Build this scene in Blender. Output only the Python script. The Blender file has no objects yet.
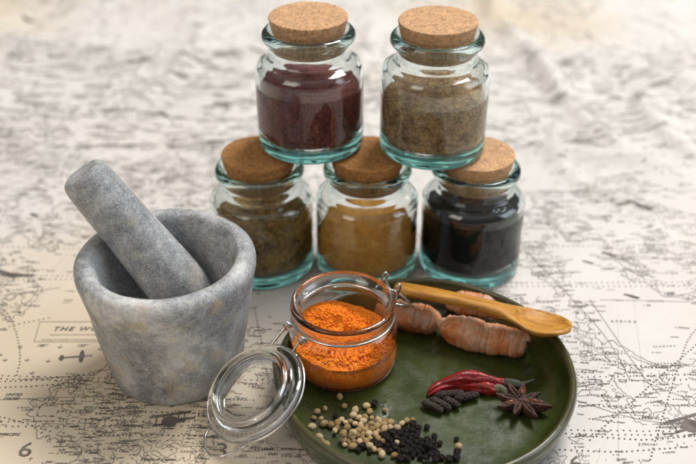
import bpy, bmesh, math, random
import numpy as np
from mathutils import Vector, Matrix, noise as mnoise
random.seed(7); rng = np.random.default_rng(11)
sc = bpy.context.scene
COL = sc.collection
PI = math.pi
MM = 0.001

# ------------------------------------------------------------------ camera
PITCH = math.radians(33.5); CH = 0.386
CAM = Vector((0, -CH / math.tan(PITCH), CH))
FW = Vector((0, math.cos(PITCH), -math.sin(PITCH))); UP = Vector((0, math.sin(PITCH), math.cos(PITCH)))
def un(px, py, z=0.0):
    """point on the horizontal plane z seen at photo pixel (px, py)"""
    d = FW + Vector((1, 0, 0)) * ((px - 348) / 967.0) - UP * ((py - 232) / 967.0)
    return CAM + d * ((z - CAM.z) / d.z)
cd = bpy.data.cameras.new('camera'); cam = bpy.data.objects.new('camera', cd); COL.objects.link(cam)
cam.location = CAM; cam.rotation_euler = (PI / 2 - PITCH, 0, 0)
cd.sensor_width = 36; cd.lens = 50.0; cd.clip_start = 0.01; cd.clip_end = 50
cd.dof.use_dof = True; cd.dof.focus_distance = 0.545; cd.dof.aperture_fstop = 5.0
sc.camera = cam

# ------------------------------------------------------------------ helpers
def link(name, me, mat=None, parent=None, smooth=True):
    o = bpy.data.objects.new(name, me); COL.objects.link(o)
    if mat is not None: me.materials.append(mat)
    if smooth and len(me.polygons):
        me.polygons.foreach_set('use_smooth', [True] * len(me.polygons))
    if parent is not None: o.parent = parent
    return o
def from_bm(name, bm, mat=None, parent=None, smooth=True):
    bmesh.ops.recalc_face_normals(bm, faces=bm.faces)
    me = bpy.data.meshes.new(name); bm.to_mesh(me); bm.free()
    return link(name, me, mat, parent, smooth)
def thing(name, label, cat, loc=(0, 0, 0), rz=0.0, group=None):
    o = bpy.data.objects.new(name, None); COL.objects.link(o); o.empty_display_size = .01
    o.location = loc; o.rotation_euler = (0, 0, rz); o['label'] = label; o['category'] = cat
    if group: o['group'] = group
    return o
def tag(o, label, cat, group=None):
    o['label'] = label; o['category'] = cat
    if group: o['group'] = group
    return o
def lathe(bm, prof, n=96, M=None, closed=False):
    """prof: (r,z) in metres; r==0 ends become single points."""
    rings = []
    for r, z in prof:
        if r <= 1e-7: rings.append([bm.verts.new((0, 0, z))])
        else: rings.append([bm.verts.new((r * math.cos(2 * PI * k / n), r * math.sin(2 * PI * k / n), z)) for k in range(n)])
    pairs = list(zip(rings[:-1], rings[1:]))
    if closed: pairs.append((rings[-1], rings[0]))
    for a, b in pairs:
        for k in range(n):
            k2 = (k + 1) % n
            if len(a) == 1 and len(b) == 1: continue
            if len(a) == 1: bm.faces.new((a[0], b[k], b[k2]))
            elif len(b) == 1: bm.faces.new((a[k], b[0], a[k2]))
            else: bm.faces.new((a[k], b[k], b[k2], a[k2]))
    if M is not None:
        vs = [v for r in rings for v in r]
        bmesh.ops.transform(bm, matrix=M, verts=vs)
    return rings
def smooth_prof(pts, steps=5, keep=()):
    """Catmull-Rom through profile points (mm in, m out)"""
    P = [np.array(p, float) * MM for p in pts]
    out = []
    for i in range(len(P) - 1):
        p0 = P[max(i - 1, 0)]; p1 = P[i]; p2 = P[i + 1]; p3 = P[min(i + 2, len(P) - 1)]
        d = np.linalg.norm(p2 - p1)
        m1 = (p2 - p0); m2 = (p3 - p1)
        n1 = np.linalg.norm(m1); n2 = np.linalg.norm(m2)
        m1 = m1 / n1 * d if n1 else m1; m2 = m2 / n2 * d if n2 else m2
        for s in range(steps):
            t = s / steps
            q = (2*t**3-3*t**2+1)*p1 + (t**3-2*t**2+t)*m1*.8 + (-2*t**3+3*t**2)*p2 + (t**3-t**2)*m2*.8
            out.append((max(q[0], 0), q[1]))
    out.append(tuple(P[-1]))
    if out[0][0] < 1e-6: out[0] = (0, out[0][1])
    if out[-1][0] < 1e-6: out[-1] = (0, out[-1][1])
    return [out[0]] + [p for p in out[1:-1] if p[0] > 1e-6] + [out[-1]]
def tube(bm, pts, radii, seg=16, sx=1.0, fn=None, caps=True, up=None):
    """sweep along pts; fn(i,k,ang)->radius factor; sx squashes along local frame 'b'"""
    P = [Vector(p) for p in pts]; n = len(P)
    T = [(P[min(i + 1, n - 1)] - P[max(i - 1, 0)]).normalized() for i in range(n)]
    a = Vector(up) if up is not None else Vector((0, 0, 1))
    if abs(T[0].dot(a)) > .95: a = Vector((1, 0, 0))
    N = (a - T[0] * a.dot(T[0])).normalized(); rings = []
    for i in range(n):
        N = (N - T[i] * N.dot(T[i])).normalized(); B = T[i].cross(N)
        ring = []
        for k in range(seg):
            t = 2 * PI * k / seg
            r = radii[i] * (fn(i, k, t) if fn else 1.0)
            ring.append(bm.verts.new(P[i] + N * (r * math.cos(t)) + B * (r * sx * math.sin(t))))
        rings.append(ring)
    for x, y in zip(rings[:-1], rings[1:]):
        for k in range(seg):
            bm.faces.new((x[k], x[(k + 1) % seg], y[(k + 1) % seg], y[k]))
    if caps:
        for ring, p in ((rings[0], P[0]), (rings[-1], P[-1])):
            c = bm.verts.new(p + (p - (P[1] if ring is rings[0] else P[-2])).normalized() * (0.25 * radii[0 if ring is rings[0] else -1]))
            for k in range(seg): bm.faces.new((ring[k], ring[(k + 1) % seg], c))
    return rings
def spline(ctrl, n):
    """Catmull-Rom through tuples of any length"""
    P = [np.array(c, float) for c in ctrl]; out = []
    m = len(P) - 1
    for j in range(n):
        u = j / (n - 1) * m; i = min(int(u), m - 1); t = u - i
        p0 = P[max(i - 1, 0)]; p1 = P[i]; p2 = P[i + 1]; p3 = P[min(i + 2, m)]
        out.append(.5 * ((2 * p1) + (-p0 + p2) * t + (2*p0 - 5*p1 + 4*p2 - p3) * t**2 + (-p0 + 3*p1 - 3*p2 + p3) * t**3))
    return out

# ------------------------------------------------------------------ node material helper
class Mat:
    def __init__(s, name, rnd=False):
        s.m = bpy.data.materials.new(name); s.m.use_nodes = True
        s.t = s.m.node_tree; s.N = s.t.nodes; s.L = s.t.links
        s.N.clear(); s.out = s.N.new('ShaderNodeOutputMaterial')
        s.tc = s.N.new('ShaderNodeTexCoord'); s.oc = s.tc.outputs['Object']
        if rnd:                                            # every copy gets its own piece of the pattern
            oi = s.N.new('ShaderNodeObjectInfo'); va = s.N.new('ShaderNodeVectorMath'); va.operation = 'MULTIPLY_ADD'
            s.L.new(oi.outputs['Random'], va.inputs[0]); va.inputs[1].default_value = (3.7, 5.1, 2.3); s.L.new(s.oc, va.inputs[2]); s.oc = va.outputs[0]; s.rand = oi.outputs['Random']
    def node(s, typ, **kw):
        n = s.N.new(typ)
        for k, v in kw.items(): setattr(n, k, v)
        return n
    def lk(s, a, b): s.L.new(a, b)
    def noise(s, scale, detail=4, rough=.55, dist=0, vec=None, out='Fac'):
        n = s.node('ShaderNodeTexNoise'); n.inputs['Scale'].default_value = scale; n.inputs['Detail'].default_value = detail
        n.inputs['Roughness'].default_value = rough; n.inputs['Distortion'].default_value = dist
        s.lk(vec if vec is not None else s.oc, n.inputs['Vector']); return n.outputs[out]
    def voro(s, scale, feat='F1', out='Distance', vec=None, rnd=1):
        n = s.node('ShaderNodeTexVoronoi', feature=feat); n.inputs['Scale'].default_value = scale; n.inputs['Randomness'].default_value = rnd
        s.lk(vec if vec is not None else s.oc, n.inputs['Vector']); return n.outputs[out]
    def ramp(s, fac, stops, interp='LINEAR'):
        n = s.node('ShaderNodeValToRGB'); n.color_ramp.interpolation = interp
        e = n.color_ramp.elements
        while len(e) < len(stops): e.new(.5)
        for el, (p, c) in zip(e, stops):
            el.position = p; el.color = (c[0], c[1], c[2], 1) if hasattr(c, '__len__') else (c, c, c, 1)
        s.lk(fac, n.inputs['Fac']); return n.outputs['Color']
    def mix(s, fac, a, b, mode='MIX'):
        n = s.node('ShaderNodeMix', data_type='RGBA', blend_type=mode)
        for sock, v in ((n.inputs[0], fac), (n.inputs[6], a), (n.inputs[7], b)):
            if isinstance(v, (int, float)): sock.default_value = v
            elif isinstance(v, tuple): sock.default_value = (*v, 1)
            else: s.lk(v, sock)
        return n.outputs[2]
    def math(s, op, a, b=0.0, clamp=False):
        n = s.node('ShaderNodeMath', operation=op); n.use_clamp = clamp
        for sock, v in ((n.inputs[0], a), (n.inputs[1], b)):
            if isinstance(v, (int, float)): sock.default_value = v
            else: s.lk(v, sock)
        return n.outputs[0]
    def bump(s, h, strength=.3, dist=.001, normal=None):
        n = s.node('ShaderNodeBump'); n.inputs['Strength'].default_value = strength; n.inputs['Distance'].default_value = dist
        s.lk(h, n.inputs['Height'])
        if normal is not None: s.lk(normal, n.inputs['Normal'])
        return n.outputs[0]
    def bsdf(s, color, rough=.5, normal=None, **kw):
        n = s.node('ShaderNodeBsdfPrincipled')
        for k, v in (('Base Color', color), ('Roughness', rough)):
            if isinstance(v, (int, float)): n.inputs[k].default_value = v
            elif isinstance(v, tuple): n.inputs[k].default_value = (*v, 1)
            else: s.lk(v, n.inputs[k])
        if normal is not None: s.lk(normal, n.inputs['Normal'])
        for k, v in kw.items():
            kk = k.replace('_', ' ')
            if isinstance(v, (int, float)): n.inputs[kk].default_value = v
            elif isinstance(v, tuple): n.inputs[kk].default_value = (*v, 1) if len(v) == 3 and 'Color' in kk or 'Tint' in kk else v
            else: s.lk(v, n.inputs[kk])
        s.lk(n.outputs[0], s.out.inputs[0]); return n

# ------------------------------------------------------------------ materials
def glass(name, absorb, density, rough=0.0, wav=0.0):
    s = Mat(name); g = s.node('ShaderNodeBsdfGlass'); g.inputs['IOR'].default_value = 1.5; g.inputs['Roughness'].default_value = rough
    g.inputs['Color'].default_value = (1, 1, 1, 1)
    if wav: s.lk(s.bump(s.noise(45, 2), wav, .0015), g.inputs['Normal'])
    s.lk(g.outputs[0], s.out.inputs['Surface'])
    v = s.node('ShaderNodeVolumeAbsorption'); v.inputs['Color'].default_value = (*absorb, 1); v.inputs['Density'].default_value = density
    s.lk(v.outputs[0], s.out.inputs['Volume']); return s.m
M_TEAL = glass('recycled_glass', (.38, .84, .82), 31, 0.0, .35)
M_CLEAR = glass('clear_glass', (.75, .92, .86), 7, 0.0, .12)

def mat_cork(name, base):
    s = Mat(name, True)
    cell = s.voro(620, out='Color'); c2 = s.voro(260, out='Color')
    f = s.ramp(cell, [(0, tuple(x * .58 for x in base)), (.45, base), (1, tuple(min(1, x * 1.45) for x in base))])
    f = s.mix(.35, f, s.ramp(c2, [(0, tuple(x * .6 for x in base)), (1, tuple(min(1, x * 1.3) for x in base))]))
    pits = s.ramp(s.noise(420, 3, .6), [(.60, 0), (.68, 1)])
    f = s.mix(s.math('MULTIPLY', pits, .65), f, tuple(x * .28 for x in base))
    b = s.bump(s.math('ADD', s.voro(620), s.math('MULTIPLY', pits, -.6)), .5, .0006)
    s.bsdf(f, .82, b); return s.m
M_CORK = mat_cork('agglomerated_cork', (.50, .29, .145))
M_CORKD = mat_cork('dark_agglomerated_cork', (.38, .175, .048))

def mat_grain(name, cols, scale, strength=.8, rough=.9):
    s = Mat(name)
    g = s.voro(scale, out='Color'); n = s.noise(scale * .16, 4, .6)
    f = s.ramp(g, [(0, cols[0]), (.5, cols[1]), (1, cols[2])])
    f = s.mix(.45, f, s.ramp(n, [(.32, cols[0]), (.7, cols[2])]))
    b = s.bump(s.math('ADD', s.voro(scale), s.math('MULTIPLY', s.noise(scale * .3, 3), 1.5)), strength, .0009)
    s.bsdf(f, rough, b); return s.m
M_MAROON = mat_grain('dark_red_powder', [(.07, .012, .012), (.19, .030, .028), (.36, .10, .08)], 800, .4)
M_PEPPERG = mat_grain('cracked_pepper', [(.06, .030, .011), (.44, .24, .10), (.92, .62, .32)], 900)
M_HERB = mat_grain('dried_herbs', [(.04, .020, .004), (.32, .165, .034), (.72, .46, .14)], 420)
M_CUMIN = mat_grain('ochre_powder', [(.55, .19, .022), (.90, .38, .055), (.97, .56, .13)], 900, .4)
M_BLACK = mat_grain('black_seed', [(.001, .001, .001), (.003, .003, .003), (.010, .009, .008)], 700)
M_TURM = mat_grain('turmeric_powder', [(.86, .13, .002), (.98, .235, .003), (.99, .36, .008)], 1200, .7)

def mat_stone(name, warm, light=1.0):
    s = Mat(name)
    big = s.noise(26, 8, .66, .25); mid = s.noise(210, 7, .78); fine = s.noise(1000, 3, .75)
    a = s.ramp(big, [(.30, (.125, .128, .135)), (.43, (.225, .228, .232)), (.53, (.42, .42, .41)), (.63, (.82, .80, .76))])
    b = s.ramp(mid, [(.30, (.07, .08, .095)), (.5, (.26, .275, .29)), (.68, (.66, .67, .68))])
    c = s.mix(.42, a, b)
    c = s.mix(s.ramp(fine, [(.50, 0.0), (.70, .42)]), c, (.85, .85, .84))
    c = s.mix(s.ramp(fine, [(.34, .6), (.43, 0)]), c, (.07, .072, .08))
    vein = s.ramp(s.noise(18, 6, .65, .8), [(.53, 0), (.62, .35), (.75, .5)])
    c = s.mix(vein, c, (.68, .68, .67))
    # faint turmeric stains in a few worn patches near the lip
    st = s.math('MULTIPLY', s.ramp(s.noise(60, 3), [(.57, 0), (.70, 1)]), s.ramp(s.noise(900, 3), [(.35, .2), (.6, 1)]))
    c = s.mix(s.math('MULTIPLY', st, warm), c, (.55, .40, .17))
    m = s.node('ShaderNodeMix', data_type='RGBA', blend_type='MULTIPLY'); m.inputs[0].default_value = 1
    s.lk(c, m.inputs[6]); m.inputs[7].default_value = (light, light, light, 1)
    h = s.math('ADD', s.math('MULTIPLY', mid, .5), fine)
    s.bsdf(m.outputs[2], s.ramp(mid, [(.3, .42), (.7, .62)]), s.bump(h, .55, .0006), Specular_IOR_Level=.4); return s.m
M_STONE = mat_stone('grey_marble', .7, 1.0)
M_STONEP = mat_stone('pestle_marble', .3, 1.0)

def mat_glaze():
    s = Mat('green_glaze')
    n = s.noise(30, 4, .55, .6); f = s.noise(900, 4, .75); mott = s.noise(24, 3)
    c = s.ramp(n, [(.3, (.014, .023, .004)), (.52, (.030, .044, .008)), (.72, (.054, .072, .017))])
    c = s.mix(s.ramp(f, [(.45, 0), (.7, .35)]), c, (.075, .092, .032))
    c = s.mix(s.ramp(mott, [(.5, 0), (.75, .45)]), c, (.018, .022, .006))
    sp = s.ramp(s.voro(300, out='Color'), [(.90, 0), (.96, 1)], 'CONSTANT')
    c = s.mix(s.math('MULTIPLY', s.math('MULTIPLY', sp, s.ramp(s.noise(60), [(.5, 0), (.6, 1)])), .35), c, (.012, .016, .006))
    # glaze breaks brown where it runs thin on the rim
    geo = s.node('ShaderNodeSeparateXYZ'); s.lk(s.tc.outputs['Object'], geo.inputs[0])
    zz = s.math('ADD', geo.outputs[2], s.math('MULTIPLY', s.noise(70, 3), .003))
    rim = s.ramp(s.math('MULTIPLY', zz, 30.0), [(.745, 0), (.79, 1)])
    c = s.mix(s.math('MULTIPLY', rim, .55), c, (.075, .060, .026))
    s.bsdf(c, s.ramp(s.noise(120, 4), [(.3, .16), (.7, .34)]), s.bump(s.math('ADD', s.noise(160, 3), s.math('MULTIPLY', f, .25)), .20, .0008),
           Coat_Weight=.35, Coat_Roughness=.07, Specular_IOR_Level=.45)
    return s.m
M_GLAZE = mat_glaze()

def mat_wood():
    s = Mat('oiled_spoon_wood')
    mp = s.node('ShaderNodeMapping'); mp.inputs['Scale'].default_value = (1, 9, 9); s.lk(s.tc.outputs['Object'], mp.inputs[0])
    n = s.noise(55, 6, .6, 1.0, mp.outputs[0]); f = s.noise(260, 3, .6, 0, mp.outputs[0])
    c = s.ramp(n, [(.30, (.27, .100, .008)), (.5, (.46, .20, .016)), (.70, (.60, .31, .034))])
    c = s.mix(s.ramp(f, [(.50, 0), (.75, .4)]), c, (.32, .115, .012))
    s.bsdf(c, .5, s.bump(f, .25, .0005), Coat_Weight=.08, Coat_Roughness=.3); return s.m
M_WOOD = mat_wood()

def mat_root():
    s = Mat('turmeric_root_skin')
    n = s.noise(120, 5, .65); p = s.noise(60, 4, .6, .5)
    c = s.ramp(p, [(.36, (.56, .15, .026)), (.50, (.56, .24, .10)), (.62, (.58, .38, .26))])
    c = s.mix(s.ramp(n, [(.48, 0), (.66, .8)]), c, (.55, .34, .20))
    a = s.node('ShaderNodeAttribute', attribute_name='ring')
    c = s.mix(s.math('MULTIPLY', s.math('MULTIPLY', a.outputs['Fac'], .40), s.ramp(s.noise(150, 3), [(.35, .1), (.6, 1)])), c, (.26, .10, .045))
    c = s.mix(s.ramp(s.noise(700, 3, .7), [(.58, 0), (.72, .5)]), c, (.12, .06, .03))
    s.bsdf(c, .48, s.bump(s.math('ADD', n, s.math('MULTIPLY', s.noise(700, 3), .5)), .6, .0008), Subsurface_Weight=.08, Subsurface_Radius=(.003, .001, .0005)); return s.m
M_ROOT = mat_root()

def simple(name, col, rough=.5, nscale=400, vary=.35, bump=.3, dist=.0005, tone=0, tone_col=(.2, .12, .05), **kw):
    s = Mat(name, True); n = s.noise(nscale, 4, .6)
    c = s.ramp(n, [(.3, tuple(x * (1 - vary) for x in col)), (.7, tuple(min(1, x * (1 + vary)) for x in col))])
    if tone: c = s.mix(s.math('MULTIPLY', s.rand, tone), c, tone_col)
    s.bsdf(c, rough, s.bump(n, bump, dist), **kw); return s.m
M_CHILLI = simple('dried_chilli_skin', (.21, .008, .008), .40, 210, .6, .8, .0012, Coat_Weight=.10, Coat_Roughness=.3)
M_CALYX = simple('dried_calyx', (.10, .085, .045), .6, 500)
M_CALYXD = simple('dark_dried_calyx', (.020, .026, .010), .55, 500)
M_STEM = simple('straw_stem', (.28, .20, .085), .6, 500)
M_ANISE = simple('star_anise_husk', (.052, .017, .008), .55, 420, .85, 1.0, .0016)
M_ANSEED = simple('star_anise_seed', (.16, .04, .012), .15, 300, .3, .1)
M_CORI = simple('coriander_husk', (.60, .43, .19), .5, 3.2, .40, .6, .05, .75, (.30, .16, .05))
M_CORIB = simple('pale_coriander_husk', (.70, .54, .31), .5, 3.2, .30, .5, .05, .5, (.45, .26, .12))
s = Mat('peppercorn_skin'); v_ = s.voro(2.6, 'DISTANCE_TO_EDGE', vec=s.mix(.28, s.tc.outputs['Object'], s.noise(3, 3, out='Color')))
s.bsdf(s.ramp(v_, [(.0, (.050, .032, .022)), (.12, (.020, .012, .009)), (.5, (.012, .008, .007))]), .42, s.bump(s.math('ADD', s.math('MULTIPLY', s.math('MINIMUM', v_, .16), -5.0), s.noise(9, 3)), .9, .12)); M_PEPPER = s.m
s = Mat('long_pepper_skin'); v_ = s.voro(1150, rnd=.55)
s.bsdf(s.ramp(v_, [(.1, (.105, .070, .045)), (.45, (.040, .022, .015)), (.7, (.010, .006, .005))]), .55, s.bump(s.math('MULTIPLY', v_, -1.0), 1.0, .0012)); M_LONGP = s.m
s_ = Mat('clip_steel'); s_.bsdf((.62, .60, .57), .22, s_.bump(s_.noise(900, 2), .1, .0002), Metallic=1.0); M_STEEL = s_.m

# ------------------------------------------------------------------ tablecloth with map print
_g = rng.random((64, 64, 8))
def vnoise(x, y, scale, layer=0):
    """value noise, vectorised; scale in 1/m"""
    G = _g[:, :, layer]; X = x * scale + 1000; Y = y * scale + 1000
    i = np.floor(X).astype(int); j = np.floor(Y).astype(int); fx = X - i; fy = Y - j
    fx = fx*fx*fx*(fx*(fx*6-15)+10); fy = fy*fy*fy*(fy*(fy*6-15)+10)
    g = lambda a, b: G[a % 64, b % 64]
    return (g(i, j)*(1-fx)+g(i+1, j)*fx)*(1-fy) + (g(i, j+1)*(1-fx)+g(i+1, j+1)*fx)*fy
def fbm(x, y, scale, octv=5, layer=0, gain=.55):
    v = 0; a = 1; t = 0
    for o in range(octv):
        c, s = math.cos(o * .9 + layer), math.sin(o * .9 + layer)
        v = v + a * vnoise(x*c - y*s, x*s + y*c, scale * 2**o, (layer + o) % 8); t += a; a *= gain
    return v / t
def sstep(a, b, x):
    t = np.clip((x - a) / (b - a), 0, 1); return t*t*(3-2*t)
def ridge(x, y, x0, y0, x1, y1, w, h, bow=0.0):
    dx, dy = x1-x0, y1-y0; L = math.hypot(dx, dy); ux, uy = dx/L, dy/L
    s = ((x-x0)*ux + (y-y0)*uy) / L; d = -(x-x0)*uy + (y-y0)*ux + bow*(s*(1-s))*4
    e = sstep(-.25, .15, s) * (1 - sstep(.85, 1.25, s))
    return h * e * np.exp(-(d / w)**2)
_rc = random.Random(5); CREASE = []
for _ in range(26):
    a = _rc.choice([_rc.gauss(.15, .3), _rc.gauss(1.45, .35)]); l = _rc.uniform(.08, .22); x = _rc.uniform(-.5, .5); y = _rc.uniform(.12, .5)
    CREASE.append((x, y, x + l*math.cos(a), y + l*math.sin(a)*.8, _rc.uniform(.006, .011), _rc.uniform(.0035, .0085)))
CREASE += [(.185, .30, .225, .13, .007, .007), (.265, .22, .29, .10, .008, .007), (.17, .12, .205, .04, .006, .0035)]
def hz(x, y):
    x = np.asarray(x, float); y = np.asarray(y, float)
    far = sstep(.03, .30, y) + .6 * sstep(.17, .30, np.abs(x)) * sstep(-.10, .05, y)
    z = far * (.010 * (fbm(x, y*1.5, 6, 3, 2) - .35)) + far*.0045*(fbm(x, y*1.3, 20, 2, 4)-.3)
    z = z + ridge(x, y, -.52, .40, -.20, .30, .016, .012, .02) + ridge(x, y, -.42, .47, -.05, .50, .020, .013)
    z = z + ridge(x, y, .16, .50, .20, .24, .013, .010, .01) + ridge(x, y, .20, .08, .235, -.02, .004, .0022)
    z = z + ridge(x, y, .25, .30, .42, .12, .014, .006) + ridge(x, y, -.36, .16, -.22, .10, .012, .0035)
    for (x0, y0, x1, y1, w, h) in CREASE: z = z + ridge(x, y, x0, y0, x1, y1, w, h, .01)
    return np.maximum(z, 0)
def build_cloth():
    xs = np.concatenate([np.arange(-1.2, -.5, .03), np.arange(-.5, .5, .005), np.arange(.5, 1.2, .03)])
    ys = np.concatenate([np.arange(-.8, -.3, .02), np.arange(-.3, .60, .005), np.arange(.60, 2.0, .03)])
    X, Y = np.meshgrid(xs, ys); Z = hz(X, Y); n = len(xs); m = len(ys)
    V = np.stack([X, Y, Z], -1).reshape(-1, 3)
    idx = np.arange(n*m).reshape(m, n)
    F = np.stack([idx[:-1, :-1], idx[:-1, 1:], idx[1:, 1:], idx[1:, :-1]], -1).reshape(-1, 4)
    return V, F
def np_mesh(name, V, F):
    k = F.shape[1]; me = bpy.data.meshes.new(name)
    me.vertices.add(len(V)); me.vertices.foreach_set('co', V.astype(np.float32).ravel())
    me.loops.add(F.size); me.loops.foreach_set('vertex_index', F.astype(np.int32).ravel())
    me.polygons.add(len(F)); me.polygons.foreach_set('loop_start', np.arange(0, F.size, k, dtype=np.int32))
    me.update(calc_edges=True); return me
s = Mat('printed_linen')
aged = s.ramp(s.noise(5.5, 4, .6), [(.46, 0), (.68, 1)])
def blob(cx, cy, r):
    d = s.node('ShaderNodeVectorMath', operation='DISTANCE'); s.lk(s.tc.outputs['Object'], d.inputs[0]); d.inputs[1].default_value = (cx, cy, 0)
    w = s.math('ADD', d.outputs['Value'], s.math('MULTIPLY', s.math('SUBTRACT', s.noise(9, 3), .5), .16))
    return s.math('SUBTRACT', 1.0, s.math('DIVIDE', w, r), True)
tint = s.math('MINIMUM', s.math('ADD', s.math('ADD', s.math('MULTIPLY', blob(-.20, -.20, .24), 1.7), blob(-.42, .42, .16)), s.math('MULTIPLY', blob(.17, .42, .13), 1.2)), 1.0)
tint = s.math('MAXIMUM', tint, s.math('MULTIPLY', aged, .18))
c = s.mix(tint, (.66, .63, .59), (.60, .505, .37))
c = s.mix(s.math('MULTIPLY', s.ramp(s.noise(60, 5, .7), [(.5, 0), (.75, 1)]), .10), c, (.36, .33, .30))
farm = s.node('ShaderNodeSeparateXYZ'); s.lk(s.tc.outputs['Object'], farm.inputs[0])
# worn grey printing that reads as tone beyond the sharp part of the map
far = s.math('MULTIPLY', s.math('ADD', farm.outputs[1], .05), 5.0, True)
mpn = s.node('ShaderNodeMapping'); mpn.inputs['Scale'].default_value = (1, .5, 1); s.lk(s.tc.outputs['Object'], mpn.inputs[0])
blot = s.ramp(s.math('ADD', s.math('MULTIPLY', s.noise(15, 6, .72, .4, mpn.outputs[0]), .28), s.math('MULTIPLY', s.noise(200, 6, .82, .1), .72)), [(.45, 0), (.62, 1)])
c = s.mix(s.math('MULTIPLY', s.math('MULTIPLY', blot, far), .35), c, (.32, .295, .265))
wv = s.node('ShaderNodeTexWave'); wv.inputs['Scale'].default_value = 420; s.lk(s.tc.outputs['Object'], wv.inputs[0])
wv2 = s.node('ShaderNodeTexWave', bands_direction='Y'); wv2.inputs['Scale'].default_value = 420; s.lk(s.tc.outputs['Object'], wv2.inputs[0])
s.bsdf(c, .85, s.bump(s.math('ADD', s.math('ADD', wv.outputs['Fac'], wv2.outputs['Fac']), s.math('MULTIPLY', s.noise(500, 3), 1.2)), .22, .0003), Sheen_Weight=.1)
M_CLOTH = s.m
V, F = build_cloth()
cloth = link('tablecloth', np_mesh('tablecloth', V, F), M_CLOTH)
tag(cloth, 'cream cotton tablecloth printed with an old world map under everything', 'tablecloth')

class Ink:
    def __init__(s): s.V = []; s.F = []; s.n = 0; s.Z = []
    def add(s, V, F, per=0):
        V = np.asarray(V, float); F = np.asarray(F, int)
        s.V.append(V); s.F.append(F + s.n); s.n += len(V)
        # each stroke lies a hair above or below the next so crossing strokes never share a plane
        s.Z.append(np.repeat(rng.uniform(0, .00009, len(V)//per + 1), per)[:len(V)] if per else np.full(len(V), rng.uniform(0, .00009)))
    def segs(s, A, B, w):
        A = np.asarray(A, float); B = np.asarray(B, float); d = B - A; L = np.linalg.norm(d, axis=1)
        ok = L > 1e-7; A, B, d, L = A[ok], B[ok], d[ok], L[ok]
        if not len(A): return
        w = w if np.isscalar(w) else np.asarray(w)[ok][:, None]
        u = d / L[:, None]; nrm = np.stack([-u[:, 1], u[:, 0]], 1) * w / 2; e = u * w * .3
        Q = np.stack([A - e - nrm, B + e - nrm, B + e + nrm, A - e + nrm], 1).reshape(-1, 2)
        i = np.arange(len(A)) * 4
        s.add(Q, np.concatenate([np.stack([i, i+1, i+2], 1), np.stack([i, i+2, i+3], 1)]), 4)
    def line(s, pts, w):
        P = np.asarray(pts, float); s.segs(P[:-1], P[1:], w)
    def dots(s, C, r, k=6):
        C = np.asarray(C, float); m = len(C)
        if not m: return
        t = np.arange(k) * 2*PI/k; ring = np.stack([np.cos(t), np.sin(t)], 1)
        r = np.broadcast_to(r, (m,))
        V = (C[:, None, :] + ring[None] * r[:, None, None]).reshape(-1, 2); b = np.arange(m)[:, None] * k
        F = np.concatenate([np.concatenate([b, b+j, b+j+1], 1) for j in range(1, k-1)])
        s.add(V, F, k)
    def dotted(s, pts, step, r, jit=0):
        P = np.asarray(pts, float); d = np.linalg.norm(np.diff(P, axis=0), axis=1); c = np.concatenate([[0], np.cumsum(d)])
        q = np.arange(0, c[-1], step); X = np.interp(q, c, P[:, 0]); Y = np.interp(q, c, P[:, 1])
        s.dots(np.stack([X, Y], 1) + rng.normal(0, jit, (len(q), 2)), r)
    def poly(s, pts):
        P = np.asarray(pts, float); m = len(P); c = P.mean(0)
        s.add(np.vstack([P, c]), [[i, (i+1) % m, m] for i in range(m)])
_tc = {}
def glyphs(txt, bold=0.0, shear=0.0, space=1.0):
    key = (txt, bold, shear, space)
    if key in _tc: return _tc[key]
    cu = bpy.data.curves.new('t', 'FONT'); cu.body = txt; cu.size = 1.0; cu.resolution_u = 2; cu.offset = bold; cu.shear = shear
    cu.space_character = space; cu.align_x = 'LEFT'
    o = bpy.data.objects.new('t', cu); COL.objects.link(o); bpy.context.view_layer.update()
    me = o.evaluated_get(bpy.context.evaluated_depsgraph_get()).to_mesh(); me.calc_loop_triangles()
    V = np.array([v.co[:2] for v in me.vertices]); F = np.array([t.vertices[:] for t in me.loop_triangles])
    o.to_mesh_clear(); bpy.data.objects.remove(o); bpy.data.curves.remove(cu)
    _tc[key] = (V, F); return V, F
ink = Ink()
def text(txt, x, y, size, ang=0.0, bold=0.0, shear=0.0, space=1.0, sy=1.0, center=False):
    V, F = glyphs(txt, bold, shear, space)
    if not len(V): return
    P = V * size; P = P * [1, sy]
    if center: P = P - [P[:, 0].max() / 2, 0]
    c, s_ = math.cos(ang), math.sin(ang)
    ink.add(P @ np.array([[c, s_], [-s_, c]]) + [x, y], F)
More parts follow.
